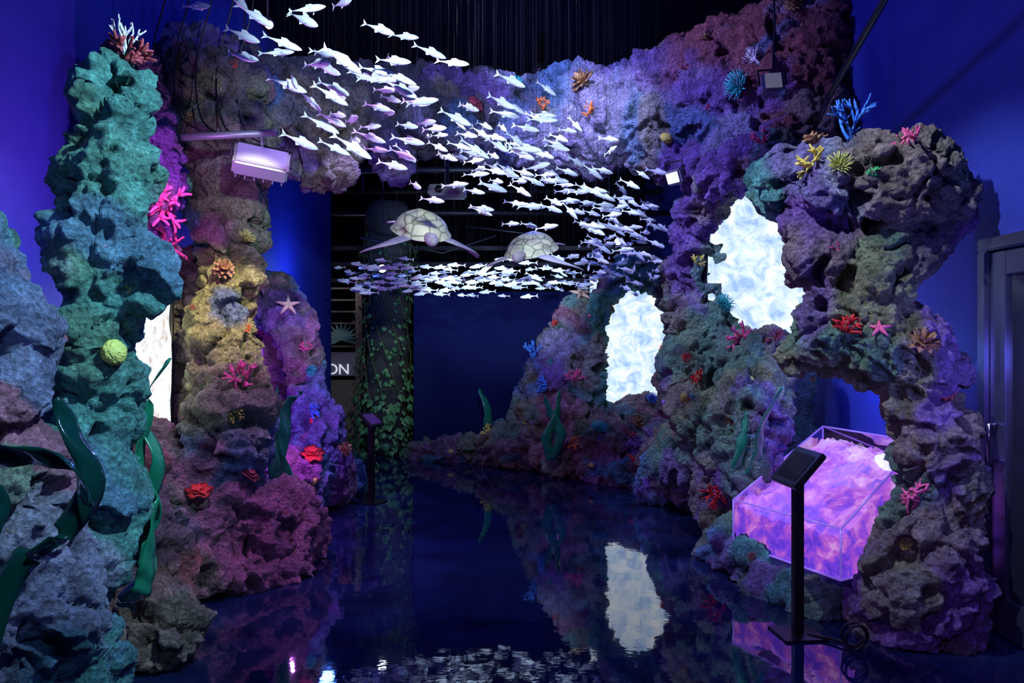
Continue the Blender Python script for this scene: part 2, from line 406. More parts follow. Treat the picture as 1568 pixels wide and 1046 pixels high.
C('branch', 2.06, 4.1, .78, .14, 'pink'); C('branch', 1.86, 6.4, 1.62, .19, 'pink'); C('branch', 2.02, 6.0, 1.75, .11, 'dark_red')
C('tuft', 1.85, 6.7, 1.95, .10, 'teal'); C('branch', 1.68, 6.8, 2.3, .11, 'yellow'); C('branch', 1.52, 6.5, 1.28, .11, 'red')
C('branch', 1.5, 6.0, .38, .16, 'red'); C('tree', .22, 9.7, 1.5, .22, 'blue', 1.5); C('branch', .75, 9.3, 1.16, .18, 'pink')
C('branch', .4, 9.5, 1.05, .2, 'blue'); C('branch', -.35, 10, .5, .15, 'yellow'); C('branch', .7, 9.0, .4, .13, 'orange')
C('star', .84, 9.6, 2.25, .15, 'tan'); C('branch', 1.35, 8.8, .6, .12, 'dark_red'); C('flower', 1.45, 8.9, .75, .10, 'brown')
C('branch', .42, 9.0, .35, .13, 'yellow'); C('tuft', 1.0, 9.0, .6, .12, 'teal'); C('plate', 1.3, 8.5, .35, .09, 'red', 1.5)
C('branch', 1.6, 6.2, .8, .1, 'teal'); C('tuft', 1.5, 6.6, 1.0, .08, 'yellow'); C('tuft', .2, 9.5, .6, .10, 'yellow_green')
# further small corals scattered over the aisle side of the rocks: one mass
colony = empty('small_coral_colonies')
rs = random.Random(21)
quota = [5, 1, 9, 9, 6, 18, 7, 22]
for (pts, me), qn in zip(ROCKPTS, quota):
    k = 0; tries = 0
    while k < qn and tries < 4000:
        tries += 1
        i = rs.randrange(len(pts)); x, y, z = pts[i]; n = me.vertices[i].normal
        side = -1 if x > 0 else 1
        if n.z < -.2 or n.x*side*.6-n.y < .45 or z < .12: continue
        kind = rs.choice(('branch', 'branch', 'branch', 'tuft', 'tuft', 'brain', 'flower'))
        colr = rs.choice(('pink', 'pink', 'red', 'yellow', 'purple', 'teal', 'purple', 'blue', 'yellow_green', 'dark_red'))
        if kind == 'flower': colr = 'brown'
        s = rs.uniform(.035, .07)*(1 if y < 6 else 1.35)
        if kind == 'brain': s *= .45
        C(kind, x, y, z, s, colr, .5, colony); k += 1

# ------------------------------------------------------------------ kelp ribbons
KELP = simple('kelp_green', (.008, .20, .11), .22, var=.4, bscale=6, coat=.5)
def ribbons(name, lst):
    V, F = [], []
    for pts, width, tw0, tw1 in lst:
        P = catmull(pts, 12); n = len(P); b0 = len(V)
        for i, p in enumerate(P):
            t = (P[min(i+1, n-1)]-P[max(i-1, 0)]).normalized()
            u = i/(n-1)
            ref = Vector((1, -.3, .1)) if abs(t.x) < .8 else Vector((0, -.3, 1))
            s = (ref-t*ref.dot(t)).normalized()
            s = Quaternion(t, tw0+(tw1-tw0)*u) @ s
            w = width*(.35+.65*math.sin(math.pi*min(1, .12+u*.88))**.6)*(1+.1*math.sin(u*23))
            if i == n-1: w *= .1
            nn = t.cross(s)
            for k in (-1, -.5, 0, .5, 1):
                V.append(p+s*w*k*.5+nn*(w*.12*(k*k)+.006*math.sin(u*30+k*2)))
        for i in range(n-1):
            for k in range(4):
                a = b0+i*5+k; F.append((a, a+1, a+6, a+5))
    o = mesh_obj(name, V, F, KELP, True)
    md = o.modifiers.new('s', 'SOLIDIFY'); md.thickness = .004
    return o
ribbons('kelp_plant', [
    ([(-1.40, 2.15, .45), (-1.36, 2.0, .7), (-1.28, 2.0, 1.0), (-1.14, 2.0, 1.12), (-1.07, 2.0, 1.24), (-1.12, 2.0, 1.36), (-1.16, 2.0, 1.46)], .065, .2, 1.3),
    ([(-1.52, 2.15, .9), (-1.44, 2.0, 1.1), (-1.36, 1.95, 1.27), (-1.26, 1.92, 1.325), (-1.16, 1.9, 1.33), (-1.06, 1.9, 1.30), (-1.02, 1.9, 1.20)], .08, .3, .6),
    ([(-1.50, 2.15, .5), (-1.42, 1.9, .8), (-1.36, 1.9, 1.02), (-1.28, 1.9, 1.16), (-1.26, 1.9, 1.26)], .11, .0, .6)])
ribbons('kelp_plant', [
    ([(-1.66, 3.32, .50), (-1.56, 3.35, .62), (-1.60, 3.35, .8), (-1.50, 3.35, 1.08), (-1.58, 3.35, 1.3), (-1.46, 3.35, 1.53)], .085, 0, 2.6),
    ([(-1.66, 3.3, .58), (-1.62, 3.3, .75), (-1.50, 3.3, .9), (-1.58, 3.3, 1.08), (-1.53, 3.3, 1.36)], .10, 1.0, -2.0),
    ([(-1.64, 3.3, .48), (-1.54, 3.25, .55), (-1.50, 3.25, .7), (-1.47, 3.25, .95)], .09, .5, 2.2)])
ribbons('kelp_plant', [
    ([(-1.78, 6.1, .4), (-1.82, 6.0, .6), (-1.75, 6.0, .85), (-1.72, 6.0, 1.1), (-1.6, 6.0, 1.22)], .11, 0, 1.6),
    ([(-1.78, 6.1, .4), (-1.72, 6.0, .55), (-1.82, 6.0, .9), (-1.80, 6.0, 1.25)], .09, .6, -1.2)])
ribbons('kelp_plant', [
    ([(.45, 8.95, .25), (.4, 8.9, .5), (.52, 8.9, .75), (.55, 8.9, 1.05)], .13, .2, 1.4),
    ([(.47, 8.95, .25), (.55, 8.9, .55), (.42, 8.9, .8), (.36, 8.9, 1.0)], .12, .6, -1.0),
    ([(-.35, 10.2, .3), (-.3, 10.1, .7), (-.42, 10.1, 1.0)], .12, .3, 1.4)])
ribbons('kelp_plant', [
    ([(1.70, 5.75, .55), (1.78, 5.65, .75), (1.80, 5.6, 1.0), (1.92, 5.55, 1.28)], .10, .2, 1.5),
    ([(1.64, 5.8, .5), (1.66, 5.7, .8), (1.70, 5.7, 1.1)], .08, .9, -1.2)])

# ------------------------------------------------------------------ fish school
FISHM = simple('fish_white', (.80, .88, .98), .35, var=.12, bscale=4)
STR = simple('nylon_string', (.015, .015, .02), 1.0, spec=0)
def fish_proto():
    V, F = [], []
    xs = [-.50, -.34, -.22, -.05, .12, .27, .38, .46, .5]
    hh = [.020, .030, .060, .100, .118, .105, .075, .040, .006]
    n = 8
    for x, h in zip(xs, hh):
        for k in range(n):
            a = 2*math.pi*k/n; V.append(Vector((x, math.cos(a)*h*.62, math.sin(a)*h)))
    for i in range(len(xs)-1):
        for k in range(n):
            a = i*n+k; b = i*n+(k+1) % n; F.append((a, b, b+n, a+n))
    F.append(tuple(range(n))[::-1])
    def fin(ps):
        b = len(V); V.extend(Vector(p) for p in ps); F.append(tuple(range(b, b+len(ps))))
    fin([(-.46, 0, .0), (-.50, .0, .02), (-.66, .015, .13), (-.60, .0, .01)])
    fin([(-.46, 0, .0), (-.60, .0, -.01), (-.66, -.015, -.13), (-.50, 0, -.02)])
    fin([(.14, 0, .11), (.0, 0, .17), (-.14, 0, .15), (-.12, 0, .08)])
    fin([(-.02, 0, -.10), (-.14, 0, -.15), (-.18, 0, -.07)])
    fin([(.2, .06, -.03), (.05, .16, -.09), (.1, .06, -.06)])
    fin([(.2, -.06, -.03), (.05, -.16, -.09), (.1, -.06, -.06)])
    return V, F
FV, FF = fish_proto()
path = [(-1.30, 3.3, 3.01, .18, .12), (-1.02, 3.8, 2.99, .30, .20), (-.70, 4.4, 2.95, .44, .28), (-.36, 5.2, 2.93, .52, .30), (.1, 6.0, 2.90, .46, .26),
        (.68, 6.8, 2.80, .42, .28), (1.10, 7.8, 2.66, .42, .32), (1.12, 8.8, 2.50, .40, .20), (.65, 9.2, 2.36, .50, .13), (-.27, 9.2, 2.31, .55, .13), (-1.25, 8.9, 2.30, .45, .13), (-1.70, 8.7, 2.32, .25, .08)]
weights = [11, 28, 38, 40, 42, 54, 50, 30, 48, 56, 34]
TURT = [Vector((-.72, 6.2, 2.48)), Vector((.18, 7.2, 2.44))]
rf = random.Random(5)
V, F, SV, SF = [], [], [], []
placed = []
for s, cnt in enumerate(weights):
    a, b = path[s], path[s+1]
    for c in range(cnt):
        for tries in range(30):
            t = rf.random(); w = a[3]*(1-t)+b[3]*t; wz = a[4]*(1-t)+b[4]*t
            p = Vector([a[i]*(1-t)+b[i]*t for i in range(3)])
            p += Vector((rf.uniform(-1, 1)*w, rf.uniform(-1, 1)*w*1.2, rf.gauss(0, .6)*wz))
            if all((p-q).length > (.17 if s < 6 else .14) for q in placed) and all((p-q).length > .6 for q in TURT): break
        else: continue
        placed.append(p)
        L = rf.uniform(.145, .195)
        if s < 6: yaw = rf.gauss(-.2, .5); pitch = rf.gauss(.30, .18)
        elif s < 8: yaw = rf.gauss(-1.2, .6); pitch = rf.gauss(.2, .2)
        else: yaw = math.pi+rf.gauss(0, .4); pitch = rf.gauss(.0, .09)
        M = Matrix.Translation(p) @ Matrix.Rotation(yaw, 4, 'Z') @ Matrix.Rotation(pitch, 4, 'Y') @ Matrix.Rotation(rf.gauss(0, .25), 4, 'X') @ Matrix.Scale(L, 4)
        o = len(V); V += [M @ v for v in FV]; F += [tuple(i+o for i in f) for f in FF]
        tube(SV, SF, [p, (p.x, p.y, 4.98)], .0005, 3, False)
fs = mesh_obj('hanging_fish_school', V, F, FISHM, False)
for pl in fs.data.polygons: pl.use_smooth = True
st = mesh_obj('suspension_strings', SV, SF, STR, False, fs)

# ------------------------------------------------------------------ sea turtles
def shell_mat():
    m, nt, b = new_mat('turtle_shell'); N, L = nt.nodes, nt.links
    tc = N.new('ShaderNodeTexCoord'); vo = N.new('ShaderNodeTexVoronoi'); vo.feature = 'DISTANCE_TO_EDGE'; vo.inputs['Scale'].default_value = 9
    L.new(tc.outputs['Object'], vo.inputs['Vector'])
    cr = N.new('ShaderNodeValToRGB'); cr.color_ramp.elements[0].color = (.22, .25, .14, 1); cr.color_ramp.elements[1].color = (.62, .64, .40, 1)
    cr.color_ramp.elements[0].position = .02; cr.color_ramp.elements[1].position = .08
    L.new(vo.outputs['Distance'], cr.inputs[0]); L.new(cr.outputs[0], b.inputs['Base Color']); b.inputs['Roughness'].default_value = .5
    return m
SHELL = shell_mat(); TSKIN = simple('turtle_skin', (.40, .36, .40), .6, var=.5, bscale=25, bump=.3)
def turtle(loc, yaw, s, roll=0, pitch=0):
    e = empty('sea_turtle', loc); e.rotation_euler = (roll, pitch, yaw)
    V, F = [], []; nu, nr = 32, 10
    for j in range(nr+1):
        ph = j/nr*math.pi/2
        for i in range(nu):
            a = 2*math.pi*i/nu
            tap = 1-.22*max(0, -math.cos(a))**2
            x = math.cos(a)*.5*math.cos(ph)*(1.0 if math.cos(a) > 0 else 1.12); y = math.sin(a)*.42*math.cos(ph)*tap
            z = .30*math.sin(ph)+.012*math.exp(-(y/.05)**2)*math.sin(ph)
            if j == 0: x *= 1.10+.02*math.cos(a*14); y *= 1.12; z = -.02
            V.append(Vector((x, y, z))*s)
    for j in range(nr):
        for i in range(nu):
            a = j*nu+i; b = j*nu+(i+1) % nu; F.append((a, b, b+nu, a+nu))
    sh = mesh_obj('carapace', V, F, SHELL, True, e)
    V, F = [], []
    for j in range(5):
        ph = j/4*math.pi/2
        for i in range(nu):
            a = 2*math.pi*i/nu
            V.append(Vector((math.cos(a)*.51*math.cos(ph)*(1 if math.cos(a) > 0 else 1.12), math.sin(a)*.42*math.cos(ph), -.015-.09*math.sin(ph)))*s)
    for j in range(4):
        for i in range(nu):
            a = j*nu+i; b = j*nu+(i+1) % nu; F.append((a+nu, b+nu, b, a))
    mesh_obj('plastron', V, F, simple('plastron', (.5, .5, .42), .6, var=.2), True, e)
    V, F = [], []
    tube(V, F, [Vector(p)*s for p in ((.4, 0, .02), (.52, 0, .03), (.6, 0, .05), (.68, 0, .055), (.75, 0, .04), (.79, 0, .02), (.80, 0, .01))], [r*s for r in (.09, .08, .095, .11, .085, .045, .01)], 12)
    for sy in (-1, 1):
        tube(V, F, [Vector((.69, sy*.09, .08))*s, Vector((.69, sy*.113, .085))*s], [.022*s, .012*s], 8)
    def flip(pts, ws):
        b0 = len(V); P = [Vector(p) for p in pts]
        for i, (p, w) in enumerate(zip(P, ws)):
            t = (P[min(i+1, len(P)-1)]-P[max(i-1, 0)]).normalized()
            sdir = t.cross(Vector((0, 0, 1))).normalized(); nz = sdir.cross(t)
            for k in range(8):
                a = 2*math.pi*k/8
                V.append((p+sdir*math.cos(a)*w+nz*math.sin(a)*max(.012, w*.2))*s)
        for i in range(len(P)-1):
            for k in range(8):
                a = b0+i*8+k; b = b0+i*8+(k+1) % 8; F.append((a, b, b+8, a+8))
        F.append(tuple(b0+(len(P)-1)*8+k for k in range(8)))
    for sy in (-1, 1):
        flip([(.32, sy*.24, -.01), (.42, sy*.42, -.04), (.42, sy*.58, -.10), (.34, sy*.74, -.19), (.20, sy*.88, -.30), (.10, sy*.95, -.38)], [.11, .14, .15, .13, .08, .015])
        flip([(-.40, sy*.2, .0), (-.54, sy*.28, -.03), (-.66, sy*.34, -.08), (-.76, sy*.36, -.12)], [.07, .10, .09, .02])
    tube(V, F, [Vector(p)*s for p in ((-.5, 0, 0), (-.62, 0, -.02))], [.03*s, .006*s], 6)
    o = mesh_obj('head_and_flippers', V, F, TSKIN, True, e)
    sb = o.modifiers.new('s', 'SUBSURF'); sb.levels = 1; sb.render_levels = 1
    V, F = [], []
    Mi = e.matrix_basis.inverted()
    for dx, dy in ((.3, .15), (.3, -.15), (-.35, 0)):
        a = e.matrix_basis @ Vector((dx*s, dy*s, .2*s)); V0 = [Mi @ a, Mi @ Vector((a.x, a.y, 4.98))]
        tube(V, F, V0, .0015, 4, False)
    mesh_obj('hanging_wires', V, F, STR, False, e)
turtle((-.72, 6.2, 2.48), -1.2, .51, .0, .42)
turtle((.18, 7.2, 2.44), -1.95, .53, .0, .36)

# ------------------------------------------------------------------ room
WALL = simple('wall_blue_paint', (.024, .04, .36), .65, bump=.05, bscale=12, var=.15)
DARK = simple('wall_navy_paint', (.004, .008, .060), .8, bump=.05, bscale=12, spec=.08)
BLACK = simple('ceiling_black', (.005, .005, .010), .9, bump=.1, bscale=10, spec=.05)
def floor_mat():
    m, nt, b = new_mat('floor_gloss_epoxy'); N, L = nt.nodes, nt.links
    tc = N.new('ShaderNodeTexCoord')
    n = N.new('ShaderNodeTexNoise'); n.inputs['Scale'].default_value = 2.2; n.inputs['Detail'].default_value = 4
    L.new(tc.outputs['Object'], n.inputs['Vector'])
    cr = N.new('ShaderNodeValToRGB'); cr.color_ramp.elements[0].color = (.004, .007, .036, 1); cr.color_ramp.elements[1].color = (.010, .024, .10, 1)
    cr.color_ramp.elements[0].position = .35; cr.color_ramp.elements[1].position = .7
    L.new(n.outputs['Fac'], cr.inputs[0]); L.new(cr.outputs[0], b.inputs['Base Color'])
    b.inputs['Roughness'].default_value = .03; b.inputs['IOR'].default_value = 2.0
    n2 = N.new('ShaderNodeTexNoise'); n2.inputs['Scale'].default_value = 7; n2.inputs['Detail'].default_value = 3
    L.new(tc.outputs['Object'], n2.inputs['Vector'])
    bp = N.new('ShaderNodeBump'); bp.inputs['Strength'].default_value = .12; bp.inputs['Distance'].default_value = .006
    L.new(n2.outputs['Fac'], bp.inputs['Height']); L.new(bp.outputs['Normal'], b.inputs['Normal'])
    return m
box('floor', -5, 5, -2, 16, -.1, 0, floor_mat())
box('ceiling', -5, 5, -2, 16, 5, 5.1, BLACK)
box('wall_left', -2.85, -2.7, -2, 11.7, 0, 5, WALL)
box('wall_right', 2.68, 2.83, -2, 16, 0, 5, WALL)
box('wall_rear', -2.7, 2.68, -2, -1.9, 0, 5, DARK)
box('wall_back', -5, 5, 15.8, 16, 0, 5, BLACK)
box('wall_partition', -1.38, 2.68, 11.0, 11.12, 0, 2.3, DARK)
box('wall_side_far', -5, -4.9, 11.7, 15.8, 0, 5, BLACK)
box('baseboard_right', 2.66, 2.679, -1.9, 3.2, 0, .1, DARK)

# ceiling structure
METAL = simple('dark_metal', (.03, .03, .04), .45, .6)
e = empty('ceiling_ductwork')
V, F = [], []
for y, z in ((10.5, 3.9), (12.2, 3.6), (13.6, 4.2)):
    tube(V, F, [(-4.5, y, z), (2.6, y, z)], .05, 10)
for x in (-2.0, -.9, .3, 1.3):
    tube(V, F, [(x, 8.6, 4.6), (x, 15.5, 4.6)], .06, 10)
    for y in (10.5, 12.2, 13.6): tube(V, F, [(x, y, 4.98), (x, y, 3.6)], .012, 6)
tube(V, F, [(-1.9, 9.8, 2.9), (-.9, 10.2, 2.75), (-.2, 10, 2.95)], .012, 6)
tube(V, F, [(-.6, 10.2, 3.1), (.4, 10, 2.95)], .012, 6)
mesh_obj('pipes', V, F, METAL, True, e)
for i, z in enumerate((2.7, 3.0, 3.3)):
    box('slat_%d' % (i+1), -3.5, 2.6, 14.6, 14.7, z, z+.08, METAL, .01, e)

# windows (back-lit)
def window_mat(name, c0, c1, c2, strength, scale=6):
    m, nt, b = new_mat(name); N, L = nt.nodes, nt.links
    tc = N.new('ShaderNodeTexCoord')
    n = N.new('ShaderNodeTexNoise'); n.inputs['Scale'].default_value = scale; n.inputs['Detail'].default_value = 8; n.inputs['Roughness'].default_value = .7
    n.inputs['Distortion'].default_value = .6
    L.new(tc.outputs['Object'], n.inputs['Vector'])
    cr = N.new('ShaderNodeValToRGB'); E = cr.color_ramp.elements
    E[0].position = .36; E[0].color = (*c0, 1); E[1].position = .64; E[1].color = (*c2, 1)
    k = E.new(.50); k.color = (*c1, 1)
    L.new(n.outputs['Fac'], cr.inputs[0])
    b.inputs['Base Color'].default_value = (.02, .02, .02, 1)
    L.new(cr.outputs[0], b.inputs['Emission Color']); b.inputs['Emission Strength'].default_value = strength
    return m
WM = window_mat('backlit_reef_panel', (.32, .50, .86), (.64, .80, 1), (1, 1, 1), 1.15, 7)
def panel(name, a, b, z0, z1, bulge, mat, frame=True):
    a, b = Vector((*a, 0)), Vector((*b, 0)); t = (b-a); nrm = Vector((t.y, -t.x, 0)).normalized()
    V, F = [], []; n, mz = 24, 30
    for j in range(mz+1):
        for i in range(n+1):
            u, w = i/n, j/mz
            p = a.lerp(b, u)+nrm*(bulge*math.sin(math.pi*u)*math.sin(math.pi*w)); p.z = z0+(z1-z0)*w
            p += nrm*noise.noise(p*5)*.03
            V.append(p)
    for j in range(mz):
        for i in range(n):
            k = j*(n+1)+i; F.append((k, k+1, k+n+2, k+n+1))
    e = empty(name)
    mesh_obj('panel', V, F, mat, True, e)
    V, F = [], []
    loop = [Vector((a.x, a.y, z0)), Vector((b.x, b.y, z0)), Vector((b.x, b.y, z1)), Vector((a.x, a.y, z1)), Vector((a.x, a.y, z0))]
    for p, q in zip(loop[:-1], loop[1:]): tube(V, F, [p, q], .02, 8)
    mesh_obj('frame', V, F, METAL, True, e)
panel('window_1', (1.72, 6.95), (2.6, 6.5), 1.45, 2.95, .06, WM)
panel('window_2', (.95, 9.75), (2.0, 9.75), .72, 2.42, .06, WM)
panel('window_3', (-2.5, 4.6), (-2.5, 5.75), .95, 1.95, .03, window_mat('backlit_panel_warm', (.5, .35, .25), (.8, .9, 1), (1, 1, 1), 1.3, 9))
panel('window_4', (-2.5, 6.9), (-2.5, 8.0), .72, 1.62, .02, window_mat('violet_backlit_panel', (.22, .02, .9), (.30, .03, 1), (.45, .08, 1), .9, 2))

# door in the right wall
STEEL = simple('door_steel', (.18, .18, .28), .3, .8, bump=.03)
DGLASS = simple('door_dark_panel', (.03, .03, .05), .15, .3)
d = empty('door_1')
box('frame_top', 2.62, 2.69, 3.25, 4.42, 2.10, 2.17, STEEL, .008, d)
box('jamb_far', 2.62, 2.69, 4.34, 4.42, 0, 2.10, STEEL, .008, d)
box('jamb_near', 2.62, 2.69, 3.25, 3.33, 0, 2.10, STEEL, .008, d)
box('leaf_stile_far', 2.645, 2.69, 4.20, 4.335, .01, 2.09, STEEL, .005, d)
box('leaf_stile_near', 2.645, 2.69, 3.335, 3.45, .01, 2.09, STEEL, .005, d)
box('leaf_rail_top', 2.645, 2.69, 3.45, 4.20, 1.96, 2.09, STEEL, .005, d)
box('leaf_rail_bottom', 2.645, 2.69, 3.45, 4.20, .01, .22, STEEL, .005, d)
box('leaf_panel', 2.665, 2.69, 3.45, 4.20, .22, 1.96, DGLASS, 0, d)
V, F = [], []
tube(V, F, [(2.65, 4.27, 1.15), (2.60, 4.27, 1.15), (2.60, 4.27, .95), (2.65, 4.27, .95)], .011, 8)
mesh_obj('handle', V, F, simple('steel_handle', (.6, .6, .65), .2, 1), True, d)

# ------------------------------------------------------------------ glass display case
def glass():
    m, nt, b = new_mat('case_glass'); N, L = nt.nodes, nt.links
    tr = N.new('ShaderNodeBsdfTransparent'); tr.inputs[0].default_value = (.86, .80, .98, 1)
    gl = N.new('ShaderNodeBsdfGlossy'); gl.inputs['Roughness'].default_value = .03
    fr = N.new('ShaderNodeFresnel'); fr.inputs[0].default_value = 1.5
    mx = N.new('ShaderNodeMixShader'); L.new(fr.outputs[0], mx.inputs[0])
    L.new(tr.outputs[0], mx.inputs[1]); L.new(gl.outputs[0], mx.inputs[2]); L.new(mx.outputs[0], N['Material Output'].inputs[0])
    return m
def crystal():
    m, nt, b = new_mat('glowing_seabed'); N, L = nt.nodes, nt.links
    tc = N.new('ShaderNodeTexCoord')
    n = N.new('ShaderNodeTexNoise'); n.inputs['Scale'].default_value = 6; n.inputs['Detail'].default_value = 10; n.inputs['Roughness'].default_value = .72
    n.inputs['Distortion'].default_value = .6
    sx = N.new('ShaderNodeSeparateXYZ')
    L.new(tc.outputs['Object'], n.inputs['Vector']); L.new(tc.outputs['Object'], sx.inputs[0])
    mz = N.new('ShaderNodeMapRange'); mz.inputs['From Min'].default_value = .3; mz.inputs['From Max'].default_value = .85
    mz.inputs['To Min'].default_value = -.07; mz.inputs['To Max'].default_value = .05
    L.new(sx.outputs['Z'], mz.inputs['Value'])
    ma = N.new('ShaderNodeMath'); ma.operation = 'ADD'
    L.new(n.outputs['Fac'], ma.inputs[0]); L.new(mz.outputs[0], ma.inputs[1])
    cr = N.new('ShaderNodeValToRGB'); E = cr.color_ramp.elements
    E[0].position = .30; E[0].color = (.06, .03, .50, 1); E[1].position = .70; E[1].color = (1, .88, 1, 1)
    k = E.new(.41); k.color = (.20, .07, .85, 1); k = E.new(.50); k.color = (.62, .14, .70, 1); k = E.new(.58); k.color = (.92, .40, .92, 1)
    L.new(ma.outputs[0], cr.inputs[0])
    L.new(cr.outputs[0], b.inputs['Emission Color']); b.inputs['Emission Strength'].default_value = .72  # emission stands in for lamps inside the case, pinker and paler with height
    b.inputs['Base Color'].default_value = (.45, .3, .6, 1); b.inputs['Roughness'].default_value = .35
    bp = N.new('ShaderNodeBump'); bp.inputs['Strength'].default_value = 1; bp.inputs['Distance'].default_value = .05
    L.new(n.outputs['Fac'], bp.inputs['Height']); L.new(bp.outputs['Normal'], b.inputs['Normal'])
    return m
cs = empty('glass_display_case')
fl, fr, bl, br = Vector((1.54, 5.45, 0)), Vector((1.93, 4.60, 0)), Vector((2.42, 6.1, 0)), Vector((2.60, 5.0, 0))
def zz(v, z): return Vector((v.x, v.y, z))
zb = .20
Vc = [zz(fl, zb), zz(fr, zb), zz(br, zb), zz(bl, zb), zz(fl, .50), zz(fr, .50), zz(br, .96), zz(bl, .94)]
mesh_obj('glass', Vc, [(0, 1, 5, 4), (1, 2, 6, 5), (2, 3, 7, 6), (3, 0, 4, 7), (4, 5, 6, 7)], glass(), False, cs)
V, F = [], []
for a, b in ((0, 1), (1, 2), (2, 3), (3, 0), (4, 5), (5, 6), (6, 7), (7, 4), (0, 4), (1, 5), (2, 6), (3, 7)):
    tube(V, F, [Vc[a], Vc[b]], .007, 6)
mesh_obj('edges', V, F, simple('case_edge_glow', (.3, .2, .5), .2, emit=(.30, .15, 1), es=.45), True, cs)
mesh_obj('plinth', [zz(fl, 0.0), zz(fr, 0.0), zz(br, 0.0), zz(bl, 0.0), zz(fl, zb-.01), zz(fr, zb-.01), zz(br, zb-.01), zz(bl, zb-.01)],
         [(0, 1, 5, 4), (1, 2, 6, 5), (2, 3, 7, 6), (3, 0, 4, 7), (4, 5, 6, 7)], simple('plinth_blue', (.05, .04, .2), .5, var=.2), False, cs)
V, F = [], []; n = 110
for j in range(n+1):
    for i in range(n+1):
        u, w = .012+.976*i/n, .012+.976*j/n
        p = (fl.lerp(fr, u)).lerp(bl.lerp(br, u), w)
        q = Vector((u*5, w*5, 3)); q2 = q+noise.noise_vector(q)*.4
        h = .19+.445*w+.10*abs(noise.noise(q2))+.05*abs(noise.noise(q2*2.3))+.018*noise.noise(q*4.5)
        h = min(h, .285+.45*w)
        if i in (0, n) or j in (0, n): h = 0
        V.append(Vector((p.x, p.y, zb+max(0, h))))
for j in range(n):
    for i in range(n):
        k = j*(n+1)+i; F.append((k, k+1, k+n+2, k+n+1))
mesh_obj('glowing_seabed', V, F, crystal(), False, cs)

# ------------------------------------------------------------------ info kiosks
KB = simple('kiosk_black', (.008, .008, .01), .35)
def kiosk(x, y, yaw, h=.95, tilt=40, scr=None, s=1.0):
    e = empty('information_stand', (x, y, 0)); e.rotation_euler = (0, 0, yaw)
    box('post', -.026, .026, -.026, .026, .012, h-.03, KB, .004, e)
    box('base_plate', -.12, .12, -.12, .12, 0, .012, KB, .004, e)
    R = Matrix.Translation((0, 0, h)) @ Matrix.Rotation(math.radians(tilt), 4, 'X') @ Matrix.Scale(s, 4)
    for nm, a, mt in (('head', (-.15, .15, -.12, .12, -.018, .018), KB), ('screen', (-.115, .115, -.085, .085, .0181, .021), scr or simple('screen_dark', (.02, .02, .03), .1))):
        o = box(nm, *a, mt, .006 if nm == 'head' else 0, e); o.matrix_local = R
    o = box('bracket', -.04, .04, -.04, .04, h-.08, h-.01, KB, .01, e)
    return e
kiosk(1.56, 4.28, math.radians(-84), .91, 48)
kiosk(-1.40, 7.8, math.radians(68), .82, 40, simple('screen_violet', (.02, .02, .03), .1, emit=(.3, .1, 1), es=.12), .8)
V, F = [], []
pts = [(1.6, 4.25, .012), (1.72, 4.15, .02), (1.78, 4.05, .03)]
for k in range(26):
    a = k*.5; pts.append((1.76+.06*math.cos(a)+.01*math.sin(a*.3), 4.03+.03*math.sin(a*.5), .085+.062*math.sin(a)))
pts += [(1.85, 4.2, .02), (1.95, 4.45, .02)]
tube(V, F, catmull(pts, 4), .007, 6)
mesh_obj('power_cable', V, F, KB, True)

# ------------------------------------------------------------------ light fixtures
ALU = simple('fixture_white', (.26, .26, .32), .35, .2)
def flood(name, loc, rot, size, col, es, parent_rod=None):
    e = empty(name, loc); e.rotation_euler = rot
    w, h, dd = size
    box('housing', -w/2, w/2, -dd/2, dd/2, -h/2, h/2, ALU, .015, e)
    box('lens', -w/2+.02, w/2-.02, -dd/2-.006, -dd/2+.004, -h/2+.02, h/2-.02, simple('lens_glow', (.15, .15, .2), .3, emit=col, es=es), .002, e)
    for i in range(6):
        x = -w/2+w*(i+.5)/6; box('fin_%d' % i, x-.004, x+.004, dd/2-.002, dd/2+.025, -h/2+.01, h/2-.01, ALU, 0, e)
    V, F = [], []
    tube(V, F, [(-w/2-.015, 0, 0), (-w/2-.015, 0, h/2+.06), (w/2+.015, 0, h/2+.06), (w/2+.015, 0, 0)], .008, 6)
    mesh_obj('yoke', V, F, METAL, True, e)
    return e
flood('flood_light', (-1.60, 5.0, 2.74), (math.radians(-35), math.radians(8), math.radians(20)), (.34, .19, .12), (.36, .18, 1), .45)
flood('flood_light', (1.83, 5.5, 3.40), (math.radians(-30), 0, math.radians(-10)), (.15, .18, .08), (.3, .3, .4), .3)
flood('flood_light', (1.42, 6.75, 3.02), (math.radians(20), 0, math.radians(-60)), (.18, .13, .1), (.75, .85, 1), 1.5)
V, F = [], []
tube(V, F, [(-2.7, 5.2, 2.93), (-1.5, 5.0, 2.93)], .024, 12); tube(V, F, [(-1.60, 5.02, 2.93), (-1.60, 5.02, 2.8)], .012, 8)
mesh_obj('lighting_rail', V, F, simple('rail_grey', (.2, .2, .26), .4, .3), True)
V, F = [], []
tube(V, F, catmull([(1.83, 5.5, 3.5), (1.84, 5.5, 3.9), (1.80, 5.5, 4.5), (1.85, 5.5, 5.0)]), .008, 6)
mesh_obj('lamp_cable', V, F, KB, True)
V, F = [], []
tube(V, F, [(2.23, 5.5, 3.33), (2.14, 4.5, 3.56), (2.05, 3.6, 3.8)], .022, 10); tube(V, F, [(2.23, 5.5, 3.33), (2.35, 6.2, 3.2)], .02, 8)
tube(V, F, [(2.05, 3.6, 3.8), (2.05, 3.6, 5.0)], .02, 8)
mesh_obj('conduit_pipe', V, F, METAL, True)
V, F = [], []
